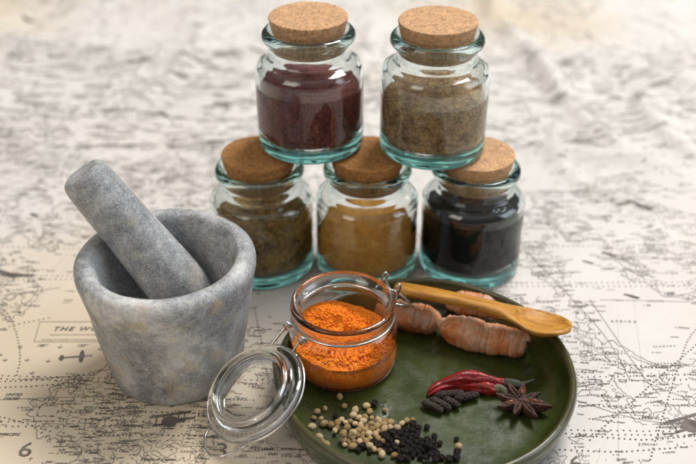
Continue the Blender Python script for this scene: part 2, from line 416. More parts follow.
# land / sea field
def landf(x, y):
    v = fbm(x, y, 11, 7, 1, .64) - .485
    def g(cx, cy, rx, ry, a): return a * np.exp(-((x-cx)/rx)**2 - ((y-cy)/ry)**2)
    v = v + g(-.18, -.125, .045, .028, -.35) + g(-.085, -.175, .07, .026, .30) + g(.22, -.20, .06, .03, .2) + g(.20, -.115, .035, .03, -.25)
    v = v + g(.20, -.165, .05, .022, .12) + g(-.16, .03, .10, .05, .10) + g(-.19, -.215, .02, .012, -.15)
    return v
def contours(fn, x0, x1, y0, y1, st, lev):
    xs = np.arange(x0, x1, st); ys = np.arange(y0, y1, st); X, Y = np.meshgrid(xs, ys); Z = fn(X, Y) - lev
    A = []; B = []
    c = [(0, 0), (1, 0), (1, 1), (0, 1)]
    def sh(a, dx, dy): return a[dy:a.shape[0]-1+dy, dx:a.shape[1]-1+dx]
    z = [sh(Z, dx, dy) for dx, dy in c]; px = [sh(X, dx, dy) for dx, dy in c]; py = [sh(Y, dx, dy) for dx, dy in c]
    pts = []; has = []
    for e in range(4):
        a, b = e, (e+1) % 4; h = (z[a] > 0) != (z[b] > 0); den = np.where(h, z[a]-z[b], 1); t = z[a]/den
        pts.append(np.stack([px[a]+(px[b]-px[a])*t, py[a]+(py[b]-py[a])*t], -1)); has.append(h)
    for e in range(4):
        for f2 in range(e+1, 4):
            m = has[e] & has[f2] & (sum(h.astype(int) for h in has) == 2)
            A.append(pts[e][m]); B.append(pts[f2][m])
    return np.concatenate(A), np.concatenate(B)
ZX = (-.34, .36)
A, B = contours(landf, -.34, .36, -.28, .12, .0009, 0.0); ink.segs(A, B, .00030)
A, B = contours(landf, -.60, .62, .12, .62, .003, 0.0); ink.segs(A, B, .00045)
A, B = contours(lambda x, y: landf(x, y), -.34, .36, -.28, .10, .0012, .045)
k = rng.random(len(A)) < .75; ink.segs(A[k], B[k], .0003)
def rivers(x, y): return fbm(x, y, 26, 5, 5, .65) - .5
for lev, w in ((0.0, .00026), (.05, .00022)):
    A, B = contours(rivers, -.34, .36, -.28, .12, .0011, lev); mid = (A+B)/2
    k = (landf(mid[:, 0], mid[:, 1]) > .01) & (vnoise(mid[:, 0], mid[:, 1], 60, 3) > .28); ink.segs(A[k], B[k], w)
A, B = contours(rivers, -.60, .62, .12, .6, .004, 0.0); mid = (A+B)/2
k = landf(mid[:, 0], mid[:, 1]) > 0; ink.segs(A[k], B[k], .00045)
# place names: microprint
names = ['Los Angeles', 'San Francisco', 'Tropic of Cancer', 'New York', 'Chicago', 'Denver', 'Havana', 'Mexico', 'Panama', 'Bermuda', 'Azores', 'Hawaii', 'Seattle',
         'Cuba', 'Jamaica', 'Lima', 'Quito', 'Bogota', 'Natal', 'Dakar', 'Lisbon', 'Madrid', 'Paris', 'London', 'Cairo', 'Tunis', 'Lagos', 'Bombay', 'Delhi', 'Tokyo',
         'Manila', 'Guam', 'Midway', 'Sydney', 'Perth', 'Darwin', 'Fiji', 'Samoa', 'Trinidad', 'Caracas']
caps = ['UNITED STATES', 'CANADA', 'BRAZIL', 'ATLANTIC', 'PACIFIC', 'INDIA', 'CHINA', 'AFRICA', 'AUSTRALIA', 'PERU', 'EUROPE', 'ARABIA']
SKIP = [(-.205, -.094, .075, -.129)]
def near_title(x, y): return -.215 < x < -.11 and -.145 < y < -.097
cnt = 0
for it in range(10500):
    x = rng.uniform(-.33, .34); y = rng.uniform(-.275, .14)
    if near_title(x, y): continue
    l = float(landf(x, y)); p = .62 if l > 0 else (.5 if l > -.05 else .10)
    p *= .35 + .9 * float(vnoise(x, y, 26, 6))
    if rng.random() > p: continue
    sz = rng.choice([.0013, .0016, .0019, .0024], p=[.4, .3, .2, .1])
    if rng.random() < .2: text(str(rng.choice(caps)), x, y, sz * 1.15, rng.normal(0, .05), .02, 0, rng.choice([1.0, 1.3, 2.0]))
    else: text(str(rng.choice(names)), x, y, sz, rng.normal(0, .10), .02, .35)
    if rng.random() < .6: ink.dots([[x - .0012, y + sz*.3]], .00045)
    cnt += 1
for it in range(900):
    x = rng.normal(-.10, .06); y = rng.normal(-.190, .022)
    if near_title(x, y) or y > -.150 or float(vnoise(x, y, 40, 6)) < .38: continue
    text(str(rng.choice(names)), x, y, rng.choice([.0011, .0014, .0017]), rng.normal(0, .10), .01, .35)
    if rng.random() < .5: ink.dots([[x - .001, y + .0004]], .0005)
for it in range(700):
    x = rng.uniform(-.34, .36); y = rng.uniform(.12, .32); text(str(rng.choice(caps)), x, y, .003, rng.normal(0, .05), .03, 0, 1.3)
# scattered town dots, denser over land
P = np.stack([rng.uniform(-.34, .36, 22000), rng.uniform(-.28, .12, 22000)], 1); l = landf(P[:, 0], P[:, 1])
k = (l > 0) & (vnoise(P[:, 0], P[:, 1], 45, 2) > .45) & (rng.random(22000) < .5); ink.dots(P[k], rng.choice([.00022, .0003, .00042], k.sum()), 5)
# tone blotches at distance made of many short strokes
P = np.stack([rng.uniform(-.6, .62, 16000), rng.uniform(.08, .6, 16000)], 1)
k = (fbm(P[:, 0], P[:, 1]*1.4, 22, 4, 6) > .52); P = P[k]; a = rng.normal(0, 1.1, len(P)); d = np.stack([np.cos(a), np.sin(a)], 1) * rng.uniform(.001, .0045, (len(P), 1))
ink.segs(P[::3], (P + d)[::3], .0006)
# dotted air routes and parallels
def W(px, py): p = un(px, py); return (p.x, p.y)
def arc(pts, n=40): return [tuple(q) for q in spline([W(*p) for p in pts], n)]
for y0 in (-.232, -.199, -.1955, -.158, -.1545, -.128+.0, -.062, -.058, -.02, .02, .06, .10):
    xs = np.arange(-.33, .35, .01); ys = y0 + .004*np.sin(xs*9 + y0*50)
    if y0 == -.128: continue
    ink.dotted(np.stack([xs, ys], 1), .0036, .00055, .00015)
for pts in ([(0, 308), (10, 318), (18, 340), (20, 360), (16, 378)], [(0, 330), (20, 324), (50, 318)], [(0, 417), (30, 425), (50, 432)],
            [(0, 382), (40, 380), (90, 374)], [(0, 388), (40, 386), (90, 381)], [(130, 412), (200, 414), (260, 420)], [(130, 434), (180, 436), (250, 437)],
            [(650, 460), (668, 400), (686, 345), (696, 330)], [(590, 440), (640, 395), (696, 345)], [(600, 360), (650, 367), (690, 365)],
            [(560, 450), (620, 452), (690, 447)], [(580, 435), (640, 440), (696, 436)], [(255, 310), (262, 345), (270, 380)]):
    ink.dotted(arc(pts), .0030, .0006, .0001)
for pts in ([(590, 300), (640, 372), (660, 395)], [(600, 300), (690, 302)], [(575, 400), (640, 420), (696, 424)], [(20, 380), (95, 375)], [(525, 250), (600, 330), (630, 380)],
            [(0, 400), (110, 396)], [(600, 260), (696, 258)], [(640, 380), (690, 400)], [(0, 296), (60, 288)]):
    ink.line(arc(pts, 12), .0003)
# title box
q = [W(40, 322), W(175, 322), W(175, 342), W(34, 342)]
ink.line(q + [q[0]], .00032); bx, by = W(52, 331); text('THE WORLD', bx, by, .0062, 0, .02, .25, 1.25, .9)
bx, by = W(52, 336.2); 
for q0, q1, yy in ((50, 165, 335), (42, 140, 340)):
    x = W(q0, yy)[0]; e = W(q1, yy)[0]
    while x < e:
        l = rng.uniform(.0006, .0022); ink.line([(x, W(50, yy)[1]), (x + l, W(50, yy)[1] + rng.normal(0, .0002))], .0004); x += l + .0006
for (px, py, t) in ((36, 347, '180°'), (76, 347, '150°'), (130, 345, '120°')):
    a, b = W(px, py); text(t, a, b, .0035, 0, .01, .3)
for (px, py) in ((20, 347), (60, 347), (100, 349), (5, 360), (27, 360), (48, 361), (32, 373)):
    a, b = W(px, py); ink.line([(a-.0013, b), (a, b-.0012), (a+.0015, b)], .0004); ink.line([(a, b-.0012), (a+.0003, b+.0014)], .0003)
# large numerals
for (px, py, t) in ((15.5, 457, '6'), (213, 458, '3'), (570, 471, '6')):
    a, b = W(px, py); text(t, a, b, .0165, 0, .0, 0, 1, .92)
for (px, py, t) in ((2, 436, 'PACIFIC'), (98, 437, 'A T L A N T I C'), (140, 461, 'Tropic of Cancer'), (28, 461, 'T'), (5, 396, 'UNITED'), (3, 400, 'STATES')):
    a, b = W(px, py); text(t, a, b, .0027, 0, .03, .25)
# aircraft silhouettes
def plane_top(px, py, s, ang):
    cx, cy = W(px, py); c, s_ = math.cos(ang), math.sin(ang)
    R2 = lambda p: (cx + s*(p[0]*c - p[1]*s_), cy + s*(p[0]*s_ + p[1]*c))
    def ell(x, y, rx, ry): ink.poly([R2((x + rx*math.cos(t), y + ry*math.sin(t))) for t in np.linspace(0, 2*PI, 20)[:-1]])
    ell(.35, 0, .16, .62); ell(-.9, 0, .15, .28); ell(-.1, 0, 1.05, .07); ell(.95, 0, .03, .16)
plane_top(76, 357, .0095, .12)
def biplane(px, py, s, ang):
    cx, cy = W(px, py); c, s_ = math.cos(ang), math.sin(ang)
    R2 = lambda p: (cx + s*(p[0]*c - p[1]*s_), cy + s*(p[0]*s_ + p[1]*c))
    ink.poly([R2(p) for p in ((-1.6, .38), (1.6, .72), (1.6, .95), (-1.6, .62))])
    ink.poly([R2(p) for p in ((-1.3, -.5), (1.2, -.22), (1.2, -.05), (-1.3, -.32))])
    ink.poly([R2(p) for p in ((-.55, -.40), (-.1, -.75), (.45, -.45), (.62, -.05), (.5, .30), (.05, .55), (-.5, .35), (-.68, -.05))]); ink.poly([R2(p) for p in ((.4, -.2), (1.9, .05), (1.95, .22), (.4, .2))])
    for x in (-1.1, -.55, .6, 1.05): ink.line([R2((x, -.3)), R2((x+.05, .7))], s*.07)
    ink.line([R2((-.6, -.8)), R2((.3, -.85))], s*.1)
biplane(170, 421, .0072, .10)
biplane(690, 425, .0085, .25)
a, b = W(15, 273); ink.poly([(a-.016, b+.006), (a-.004, b), (a+.014, b-.002), (a+.014, b-.0045), (a-.003, b-.005), (a-.014, b+.001)])
for (px, py, l) in ((640, 206, .010), (609, 254, .005), (632, 296, .005), (588, 262, .004), (35, 216, .004), (616, 100, .006), (165, 118, .006), (30, 22, .009), (200, 30, .008)):
    a, b = W(px, py); ink.poly([(a-l, b+l*.5), (a, b+l*.15), (a+l, b-l*.4), (a+l*.6, b-l*.7), (a-l*.1, b-l*.35), (a-l*.8, b+.1*l)])
V = np.concatenate(ink.V); Fk = np.concatenate(ink.F)
zz = hz(V[:, 0], V[:, 1]); zz = zz + .00022 + np.concatenate(ink.Z) + np.where(zz > .0002, .0006, 0)
s = Mat('map_ink'); s.bsdf(s.ramp(s.noise(120, 4), [(.3, (.065, .054, .044)), (.75, (.20, .175, .15))]), .85); M_INK = s.m
link('map_print', np_mesh('map_print', np.column_stack([V, zz]), Fk), M_INK, cloth, False)
print('INK', len(V), cnt)

# ------------------------------------------------------------------ mortar and pestle
mx, my = -.102, -.1412
mort = [(0, .8), (30, .6), (36.5, 0), (38.6, .8), (39.4, 3), (43, 28), (46.8, 52), (49.4, 66), (50.3, 71), (49.9, 75.5), (47.6, 78.6), (44.2, 79.6),
        (41.0, 78.4), (39.0, 75.2), (38.0, 70), (36.5, 56), (33.5, 42), (28, 30.5), (19, 23.5), (9, 21), (0, 20.5)]
bm = bmesh.new(); lathe(bm, smooth_prof(mort, 6), 160)
for v in bm.verts:                                    # hand-turned stone is never perfectly round
    p = v.co; n = mnoise.noise(Vector((p.x*28, p.y*28, p.z*28))); n2 = mnoise.noise(Vector((p.x*90+7, p.y*90, p.z*90)))
    r = math.hypot(p.x, p.y)
    if r > 1e-5 and p.z > .001: k = 1 + (n*.00075 + n2*.0003) / r; p.x *= k; p.y *= k
mo = from_bm('mortar', bm, M_STONE); mo.location = (mx, my, 0)
tag(mo, 'heavy grey speckled marble mortar bowl standing on the map tablecloth', 'mortar')
L = un(183, 292, .04); T = un(84, 176, .117); ax = (T - L); ln = ax.length; axn = ax.normalized()
prof = [(-16.5, 0), (-15.6, 6), (-12.5, 11.5), (-7, 15.6), (0, 17.2), (9, 17.6), (25, 17.0), (50, 15.6), (ln*1000 - 12, 14.2), (ln*1000 - 3, 13.7), (ln*1000 + .5, 12.9), (ln*1000 + 2.6, 10.8), (ln*1000+3.2, 6), (ln*1000 + 3.3, 0)]
bm = bmesh.new(); lathe(bm, smooth_prof([(r, z) for z, r in prof], 6), 72)
for v in bm.verts:
    p = v.co; n = mnoise.noise(Vector((p.x*40, p.y*40, p.z*25+3))); r = math.hypot(p.x, p.y)
    if r > 1e-5: k = 1 + n*.0007 / r; p.x *= k; p.y *= k
pe = from_bm('pestle', bm, M_STONEP); pe.location = L; pe.rotation_mode = 'QUATERNION'; pe.rotation_quaternion = axn.to_track_quat('Z', 'Y')
tag(pe, 'thick grey and white marble pestle leaning in the mortar bowl', 'pestle')

# ------------------------------------------------------------------ corked spice jars
JP = [(0, 1.6), (22, 1.4), (29.5, .4), (32.4, 1.0), (33.6, 3.0), (33.9, 6), (33.9, 30), (34.0, 50), (33.6, 53.6), (32.0, 56.2), (29.0, 58.0), (26.2, 59.6), (25.1, 62), (25.0, 67.5), (26.0, 70.2),
      (28.2, 71.8), (28.9, 73.8), (28.3, 76.1), (26.4, 77.6), (24.6, 77.8), (23.0, 76.6), (21.9, 73), (21.7, 64), (22.2, 60.0), (25.0, 57.0), (29.0, 55.0), (30.8, 52.6), (31.3, 49), (31.3, 30),
      (31.2, 12), (30.2, 9.0), (26, 7.6), (14, 7.2), (0, 7.0)]
def jar_mesh(seed):
    # hand-blown recycled glass: every jar slightly out of true
    bm = bmesh.new(); R3 = random.Random(seed); prof = [(r + (R3.uniform(-.16, .16) if r > 5 else 0), z + R3.uniform(-.12, .12)) for r, z in JP]
    lathe(bm, smooth_prof(prof, 5), 112)
    for v in bm.verts:
        p = v.co; r = math.hypot(p.x, p.y)
        if r > .01 and p.z > .004:
            k = 1 + .00030 * mnoise.noise(Vector((p.x*30 + seed*5, p.y*30, p.z*45))) / r; p.x *= k; p.y *= k
    bmesh.ops.recalc_face_normals(bm, faces=bm.faces)
    me = bpy.data.meshes.new('jar_body'); bm.to_mesh(me); bm.free(); me.materials.append(M_TEAL)
    me.polygons.foreach_set('use_smooth', [True] * len(me.polygons)); return me
CP = [(0, 64.5), (18, 64.6), (20.2, 65.0), (20.9, 66), (21.6, 76), (22.6, 78), (24.0, 85), (23.9, 85.9), (23.2, 86.2), (12, 86.25), (0, 86.2)]
def fill_mesh(h, seed, mat):
    """the spice inside, following the inner wall of the jar up to height h (mm)"""
    inner = [(0, 8.3), (14, 8.4), (25.0, 8.9), (29.0, 10.2), (31.0, 13.0), (31.65, 16.5), (31.65, 28)]
    inner += [(31.65, h - 3), (31.6, h)]
    hr = inner[-1][0]
    P = [(r*MM, z*MM) for r, z in inner]; P += [(hr*MM*f, h*MM) for f in (.97, .9, .8, .65, .5, .35, .2, .1)] + [(0, h*MM)]
    bm = bmesh.new(); lathe(bm, P, 72)
    for v in bm.verts:
        if v.co.z > (h - 1.2) * MM:
            r = math.hypot(v.co.x, v.co.y)
            v.co.z += (.0035 * mnoise.noise(Vector((v.co.x*30 + seed, v.co.y*30, seed))) + .0022*(1 - r/.03) + .0006*mnoise.noise(Vector((v.co.x*300, v.co.y*300, seed)))) * (1 if r < .030 else .6)
    return from_bm('spice', bm, mat)
GJ = 'corked glass spice jars stacked in a pyramid'
jars = [
    ((-.0574, -.0380, 0), M_HERB, 40, M_CORKD, .3, 'corked glass jar of brown-green dried herbs behind the mortar, bottom row', 'coarse brown-green dried herbs', 0),
    ((.0125, -.0385, 0), M_CUMIN, 33, M_CORKD, 1.4, 'corked glass jar of ochre spice, middle of the bottom row', 'ochre ground spice', 0),
    ((.0830, -.0380, 0), M_BLACK, 47, M_CORK, 2.2, 'corked glass jar of black seeds behind the green plate, bottom row', 'black seeds', 0),
    ((-.0241, -.0240, .0868), M_MAROON, 42.5, M_CORK, 3.1, 'corked glass jar of dark red powder standing on two corks, upper row', 'dark red powder', 0),
    ((.0540, -.0310, .0868), M_PEPPERG, 40, M_CORK, 4.4, 'corked glass jar of grey-brown ground pepper on two corks, upper row', 'grey-brown ground pepper', 0)]
for i, (loc, fm, fh, cm, rz, lab, flab, _) in enumerate(jars):
    t = thing('spice_jar', lab, 'jar', loc, rz, GJ)
    b = bpy.data.objects.new('jar_body', jar_mesh(i + 3)); COL.objects.link(b); b.parent = t
    bm = bmesh.new(); lathe(bm, smooth_prof(CP, 3), 80)
    for v in bm.verts:
        v.co.x += .00018 * mnoise.noise(v.co * 700 + Vector((i*9, 0, 0))); v.co.y += .00018 * mnoise.noise(v.co * 700 + Vector((0, i*9, 3)))
    ck = from_bm('cork', bm, cm, t)
    ck['label'] = 'round cork stopper'
    f = fill_mesh(fh, i * 3.7, fm); f.parent = t; f['label'] = flab

# ------------------------------------------------------------------ green plate
plx, ply = .0429, -.1738
PP = [(0, 1.2), (55, 1.2), (70, .8), (74.5, 0), (77, .5), (78.6, 2.4), (80.6, 8), (82.6, 15), (83.4, 18.6), (83.1, 19.3), (83.9, 20.4), (84.2, 23), (83.4, 25.2), (81.9, 26.0), (80.3, 25.2), (79.2, 22.4), (77.6, 16.5),
      (75.0, 11.5), (71.8, 8.4), (67, 7.0), (60, 6.6), (40, 6.5), (20, 6.5), (0, 6.5)]
bm = bmesh.new(); lathe(bm, smooth_prof(PP, 5), 200)
for v in bm.verts:
    p = v.co; r = math.hypot(p.x, p.y)
    if r > .06: k = 1 + .0005 * mnoise.noise(Vector((p.x*22, p.y*22, 1))) / r; p.x *= k; p.y *= k; p.z += .0004*mnoise.noise(Vector((p.x*30, p.y*30, 5))) * min(1, p.z/.02)
pl = from_bm('plate', bm, M_GLAZE); pl.location = (plx, ply, 0)
tag(pl, 'round dark green glazed stoneware plate with raised rim holding whole spices', 'plate')
FZ = .0066

# ------------------------------------------------------------------ clip-top jar of turmeric
jx, jy = -.0028, -.1474
cj = thing('clip_top_jar', 'small open clip-top glass jar heaped with orange turmeric powder', 'jar', (jx, jy, FZ))
C1 = [(0, 1.6), (18, 1.3), (25, .4), (28.8, 1.1), (30.6, 3.2), (31.2, 7), (31.3, 18), (31.1, 27), (30.2, 31), (28.6, 33.4), (28.3, 35.2), (28.9, 37.0), (29.9, 38.4), (30.2, 40.4), (30.1, 42.4), (29.3, 44.0), (27.9, 44.5),
      (26.7, 43.8), (26.2, 42.2), (25.0, 41.0), (24.2, 39.5), (24.1, 36), (25.4, 33.4), (27.6, 30.6), (28.7, 26), (29.3, 10), (28.6, 5.2), (25.5, 3.1), (12, 2.7), (0, 2.6)]
bm = bmesh.new(); lathe(bm, smooth_prof(C1, 5), 128); from_bm('jar_body', bm, M_CLEAR, cj)
# turmeric heap
bm = bmesh.new(); nr = 46; na = 150; rings = []
inner = [(0, 2.4), (12, 2.5), (25.7, 2.9), (28.8, 5.0), (29.5, 9.5), (29.1, 18)]
pr = [(r*MM, z*MM) for r, z in inner]
def edge_h(a): return .0185 + .0045*math.sin(a - .9) + .0012*math.sin(3*a+1)   # higher at the back right
for r, z in pr:
    rings.append([bm.verts.new((r*math.cos(2*PI*k/na), r*math.sin(2*PI*k/na), z)) for k in range(na)] if r > 0 else [bm.verts.new((0, 0, z))])
for j in range(nr):
    f = 1 - j / nr; ring = []
    for k in range(na):
        a = 2*PI*k/na; r = .02895*f if j else .02895; x, y = r*math.cos(a), r*math.sin(a)
        base = edge_h(a) + (1 - f**1.6) * .0085 * 1.0
        d = Vector((x*230, y*230, 2)); d2 = Vector((x*700, y*700, 4))
        lump = .0010*mnoise.noise(d) + .00085*mnoise.noise(d2) + .0007*mnoise.noise(Vector((x*1500, y*1500, 9)))
        ring.append(bm.verts.new((x, y, base + lump * (1 if j else .6))))
    rings.append(ring)
apex = bm.verts.new((0, 0, .0185 + .0085)); rings.append([apex])
for a, b in zip(rings[:-1], rings[1:]):
    for k in range(na):
        k2 = (k+1) % na
        if len(a) == 1: bm.faces.new((a[0], b[k], b[k2]))
        elif len(b) == 1: bm.faces.new((a[k], a[k2], b[0]))
        else: bm.faces.new((a[k], a[k2], b[k2], b[k]))
# loose crumbs on the heap
for _ in range(1500):
    a = rng.uniform(0, 2*PI); r = .026*math.sqrt(rng.random()); f = r/.0286
    z = edge_h(a) + (1 - f**1.6) * .0085
    ret = bmesh.ops.create_icosphere(bm, subdivisions=1, radius=float(rng.uniform(.0003, .0009)), matrix=Matrix.Translation((r*math.cos(a), r*math.sin(a), z + .0004)) @ Matrix.Diagonal((1, 1.2, .8, 1)))
tp = from_bm('turmeric_powder', bm, M_TURM, cj, True); tp['label'] = 'bright orange turmeric powder heaped loosely'
# steel hardware
wr = .00072
def wire(name, pts, parent, r=wr, n=60, closed=False, raw=False):
    bm = bmesh.new()
    P = pts if raw else [tuple(q) for q in spline(pts, n)]
    tube(bm, P, [r] * len(P), 10); return from_bm(name, bm, M_STEEL, parent)
def torus(name, R, z, r, parent):
    bm = bmesh.new(); lathe(bm, [(R + r*math.cos(t), z + r*math.sin(t)) for t in np.linspace(0, 2*PI, 13)[:-1]], 96, closed=True); return from_bm(name, bm, M_STEEL, parent)
torus('neck_band', .0294, .0352, .00075, cj)
def polar(a, r, z, off=0.0):
    """point at angle a (deg) around the jar, shifted sideways by off"""
    a = math.radians(a); return (r*math.cos(a) - off*math.sin(a), r*math.sin(a) + off*math.cos(a), z)
HA = 214; CA = 33
# clasp: wire with coiled eyes standing beside the rim on the far side
wire('clasp_wire', [polar(CA, .0298, .0352, -.008), polar(CA, .0318, .0385, -.008), polar(CA, .0325, .0435, -.0078), polar(CA, .0340, .0462, -.0070), polar(CA, .0352, .0440, -.0066), polar(CA, .0345, .0400, -.0062), polar(CA, .0350, .0360, -.004),
                    polar(CA, .0355, .0350, .004), polar(CA, .0345, .0400, .0062), polar(CA, .0352, .0440, .0066), polar(CA, .0340, .0462, .0070), polar(CA, .0325, .0435, .0078), polar(CA, .0318, .0385, .008), polar(CA, .0298, .0352, .008)], cj, .0008, 110)
wire('clasp_lever', [polar(CA, .0305, .0345, -.009), polar(CA, .0335, .0335, -.0100), polar(CA, .0380, .0310, -.0095), polar(CA, .0425, .0285, -.0075), polar(CA, .0440, .0275, 0), polar(CA, .0425, .0285, .0075), polar(CA, .0380, .0310, .0095), polar(CA, .0335, .0335, .0100), polar(CA, .0305, .0345, .009)], cj, .0008, 80)
for off in (-.0078, .0078):                          # hinge eyes, a turn and a half of wire each
    pts = []
    for k in range(40):
        t = k / 39 * 3.2 * PI; pts.append(polar(HA, .0322 + .0019*math.cos(t), .0352 + .0019*math.sin(t), off + (k/39 - .5) * .0026))
    wire('hinge_eye', pts, cj, .0007, raw=True)

# the lid hangs open over the plate rim on its hinge
nrm = Vector((-.43, -.241, .867)).normalized(); uu = (Vector((0, 0, 1)) - nrm * nrm.z).normalized(); vv = nrm.cross(uu)
lc = un(253.5, 391, .0240)
LM = Matrix((( *( (uu.x, vv.x, nrm.x)), lc.x - jx), (uu.y, vv.y, nrm.y, lc.y - jy), (uu.z, vv.z, nrm.z, lc.z - FZ), (0, 0, 0, 1)))
LP = [(0, -4.6), (12, -4.5), (20, -4.2), (23.4, -3.6), (24.6, -2.9), (26.0, -2.6), (29.2, -2.4), (30.6, -1.6), (31.0, -.4), (30.7, .8), (29.6, 1.5), (27.8, 1.6), (26.6, 1.9), (25.3, 3.0), (24.7, 4.6), (24.3, 6.6), (23.6, 7.4), (22.7, 7.5), (21.9, 6.8),
      (21.5, 5), (21.1, 2), (20.2, -.3), (18, -1.5), (10, -2.0), (0, -2.1)]
bm = bmesh.new(); lathe(bm, smooth_prof([(r*.945, z) for r, z in LP], 5), 120)
lid = from_bm('lid', bm, M_CLEAR, cj); lid.matrix_local = LM; lid['label'] = 'clear round glass lid hanging open over the plate rim'
def lw(name, pts, r=wr, n=60, raw=False):
    return wire(name, pts, lid, r, n, raw=raw)
# local lid frame: +x towards the hinge, z the inner side
R0 = .0300
band = [(R0*math.cos(t), R0*math.sin(t), -.0020) for t in np.linspace(0, 2*PI, 91)]
lw('lid_band', band, .0006, raw=True)
hx = R0
Mi = LM.inverted()
for off in (-.0078, .0078):
    e = Mi @ Vector(polar(HA, .0322, .0352, off)); y = e.y
    lw('hinge_arm', [(math.sqrt(R0**2 - (y*.95)**2), y*.95, -.002), ((hx + e.x)/2 + .001, y, (e.z - .002)/2 + .0012), (e.x + .0012, e.y, e.z + .0016), (e.x + .002, e.y, e.z - .0006), (e.x, e.y, e.z - .0014)], .0007, 40)
# hexagonal latch bail on the far side, flat on the cloth
bail = [(-.0285, .0145, -.0022), (-.0335, .0120, -.0010), (-.0385, .0065, .0005), (-.0410, -.0005, .0010), (-.0385, -.0075, .0005), (-.0335, -.0120, -.0010), (-.0285, -.0145, -.0022)]
bm = bmesh.new()
P = []
for a, b in zip(bail[:-1], bail[1:]):
    for k in range(5): P.append(tuple(np.array(a) + (np.array(b)-np.array(a))*k/5))
P.append(bail[-1])
a0 = math.radians(153)
P2 = []
for p in P:
    v = Vector(p); v.rotate(Matrix.Rotation(math.radians(22), 3, 'Z')); w_ = LM @ v
    w_.z = max(w_.z, .0010 - FZ); P2.append(tuple(Mi @ w_))
tube(bm, P2, [.00075]*len(P2), 10); from_bm('latch_bail', bm, M_STEEL, lid)

# ------------------------------------------------------------------ wooden spoon
def ground(px, py, z): v = un(px, py, z); return v
sL = un(396, 288, .0330); sB = un(542, 322, .0355)
d = sB - sL; LEN = d.length
bm = bmesh.new(); ns = 90; nw = 18
prof_w = [(0, 4.4), (.03, 6.0), (.10, 6.3), (.4, 5.8), (.62, 5.7), (.72, 6.6), (.80, 9.4), (.86, 12.0), (.92, 14.0), (.99, 15.0), (1.06, 14.4), (1.11, 12.6), (1.15, 9.8), (1.175, 6.4), (1.187, 2.6)]
top = []; bot = []
for i in range(ns + 1):
    u = i / ns * 1.187
    us = sorted(prof_w); w = np.interp(u, [a for a, b in us], [b for a, b in us]) * MM
    cx_ = u * LEN; ct = []; cb = []
    du = (u - .985) / .19
    for j in range(nw + 1):
        s2 = (j / nw * 2 - 1); y = w * s2
        rr = (du**2 + s2**2)
        dep = .0042 * max(0, 1 - rr)**.7 if abs(du) < 1 else 0
        edge = 1 - abs(s2)**4
        th = .0062 * (1 - sstep(.7, .9, u)) + .0034 * sstep(.7, .9, u)
        lift = .0018*math.sin(min(u, 1) * PI)
        dep2 = .0050 * max(0, 1 - rr)**.7 if abs(du) < 1 else 0
        ct.append((cx_, y, th*.5*edge**.5 - dep + lift)); cb.append((cx_, y, -th*.5*edge**.5 - dep2*1.0 + lift))
    top.append([bm.verts.new(p) for p in ct]); bot.append([bm.verts.new(p) for p in cb])
for i in range(ns):
    for j in range(nw):
        bm.faces.new((top[i][j], top[i][j+1], top[i+1][j+1], top[i+1][j])); bm.faces.new((bot[i][j], bot[i+1][j], bot[i+1][j+1], bot[i][j+1]))
for i in (0, ns):
    for j in range(nw): bm.faces.new((top[i][j], bot[i][j], bot[i][j+1], top[i][j+1]))
bmesh.ops.remove_doubles(bm, verts=bm.verts, dist=1e-5)
sp = from_bm('wooden_spoon', bm, M_WOOD); xa = d.normalized(); ya = Vector((0, 0, 1)).cross(xa).normalized(); za = xa.cross(ya)
ya2 = (ya*math.cos(-.22) + za*math.sin(-.22)); za2 = xa.cross(ya2)
sp.matrix_world = Matrix(((xa.x, ya2.x, za2.x, sL.x), (xa.y, ya2.y, za2.y, sL.y), (xa.z, ya2.z, za2.z, sL.z), (0, 0, 0, 1)))
tag(sp, 'long-handled honey-coloured wooden spoon lying across the turmeric roots', 'spoon')

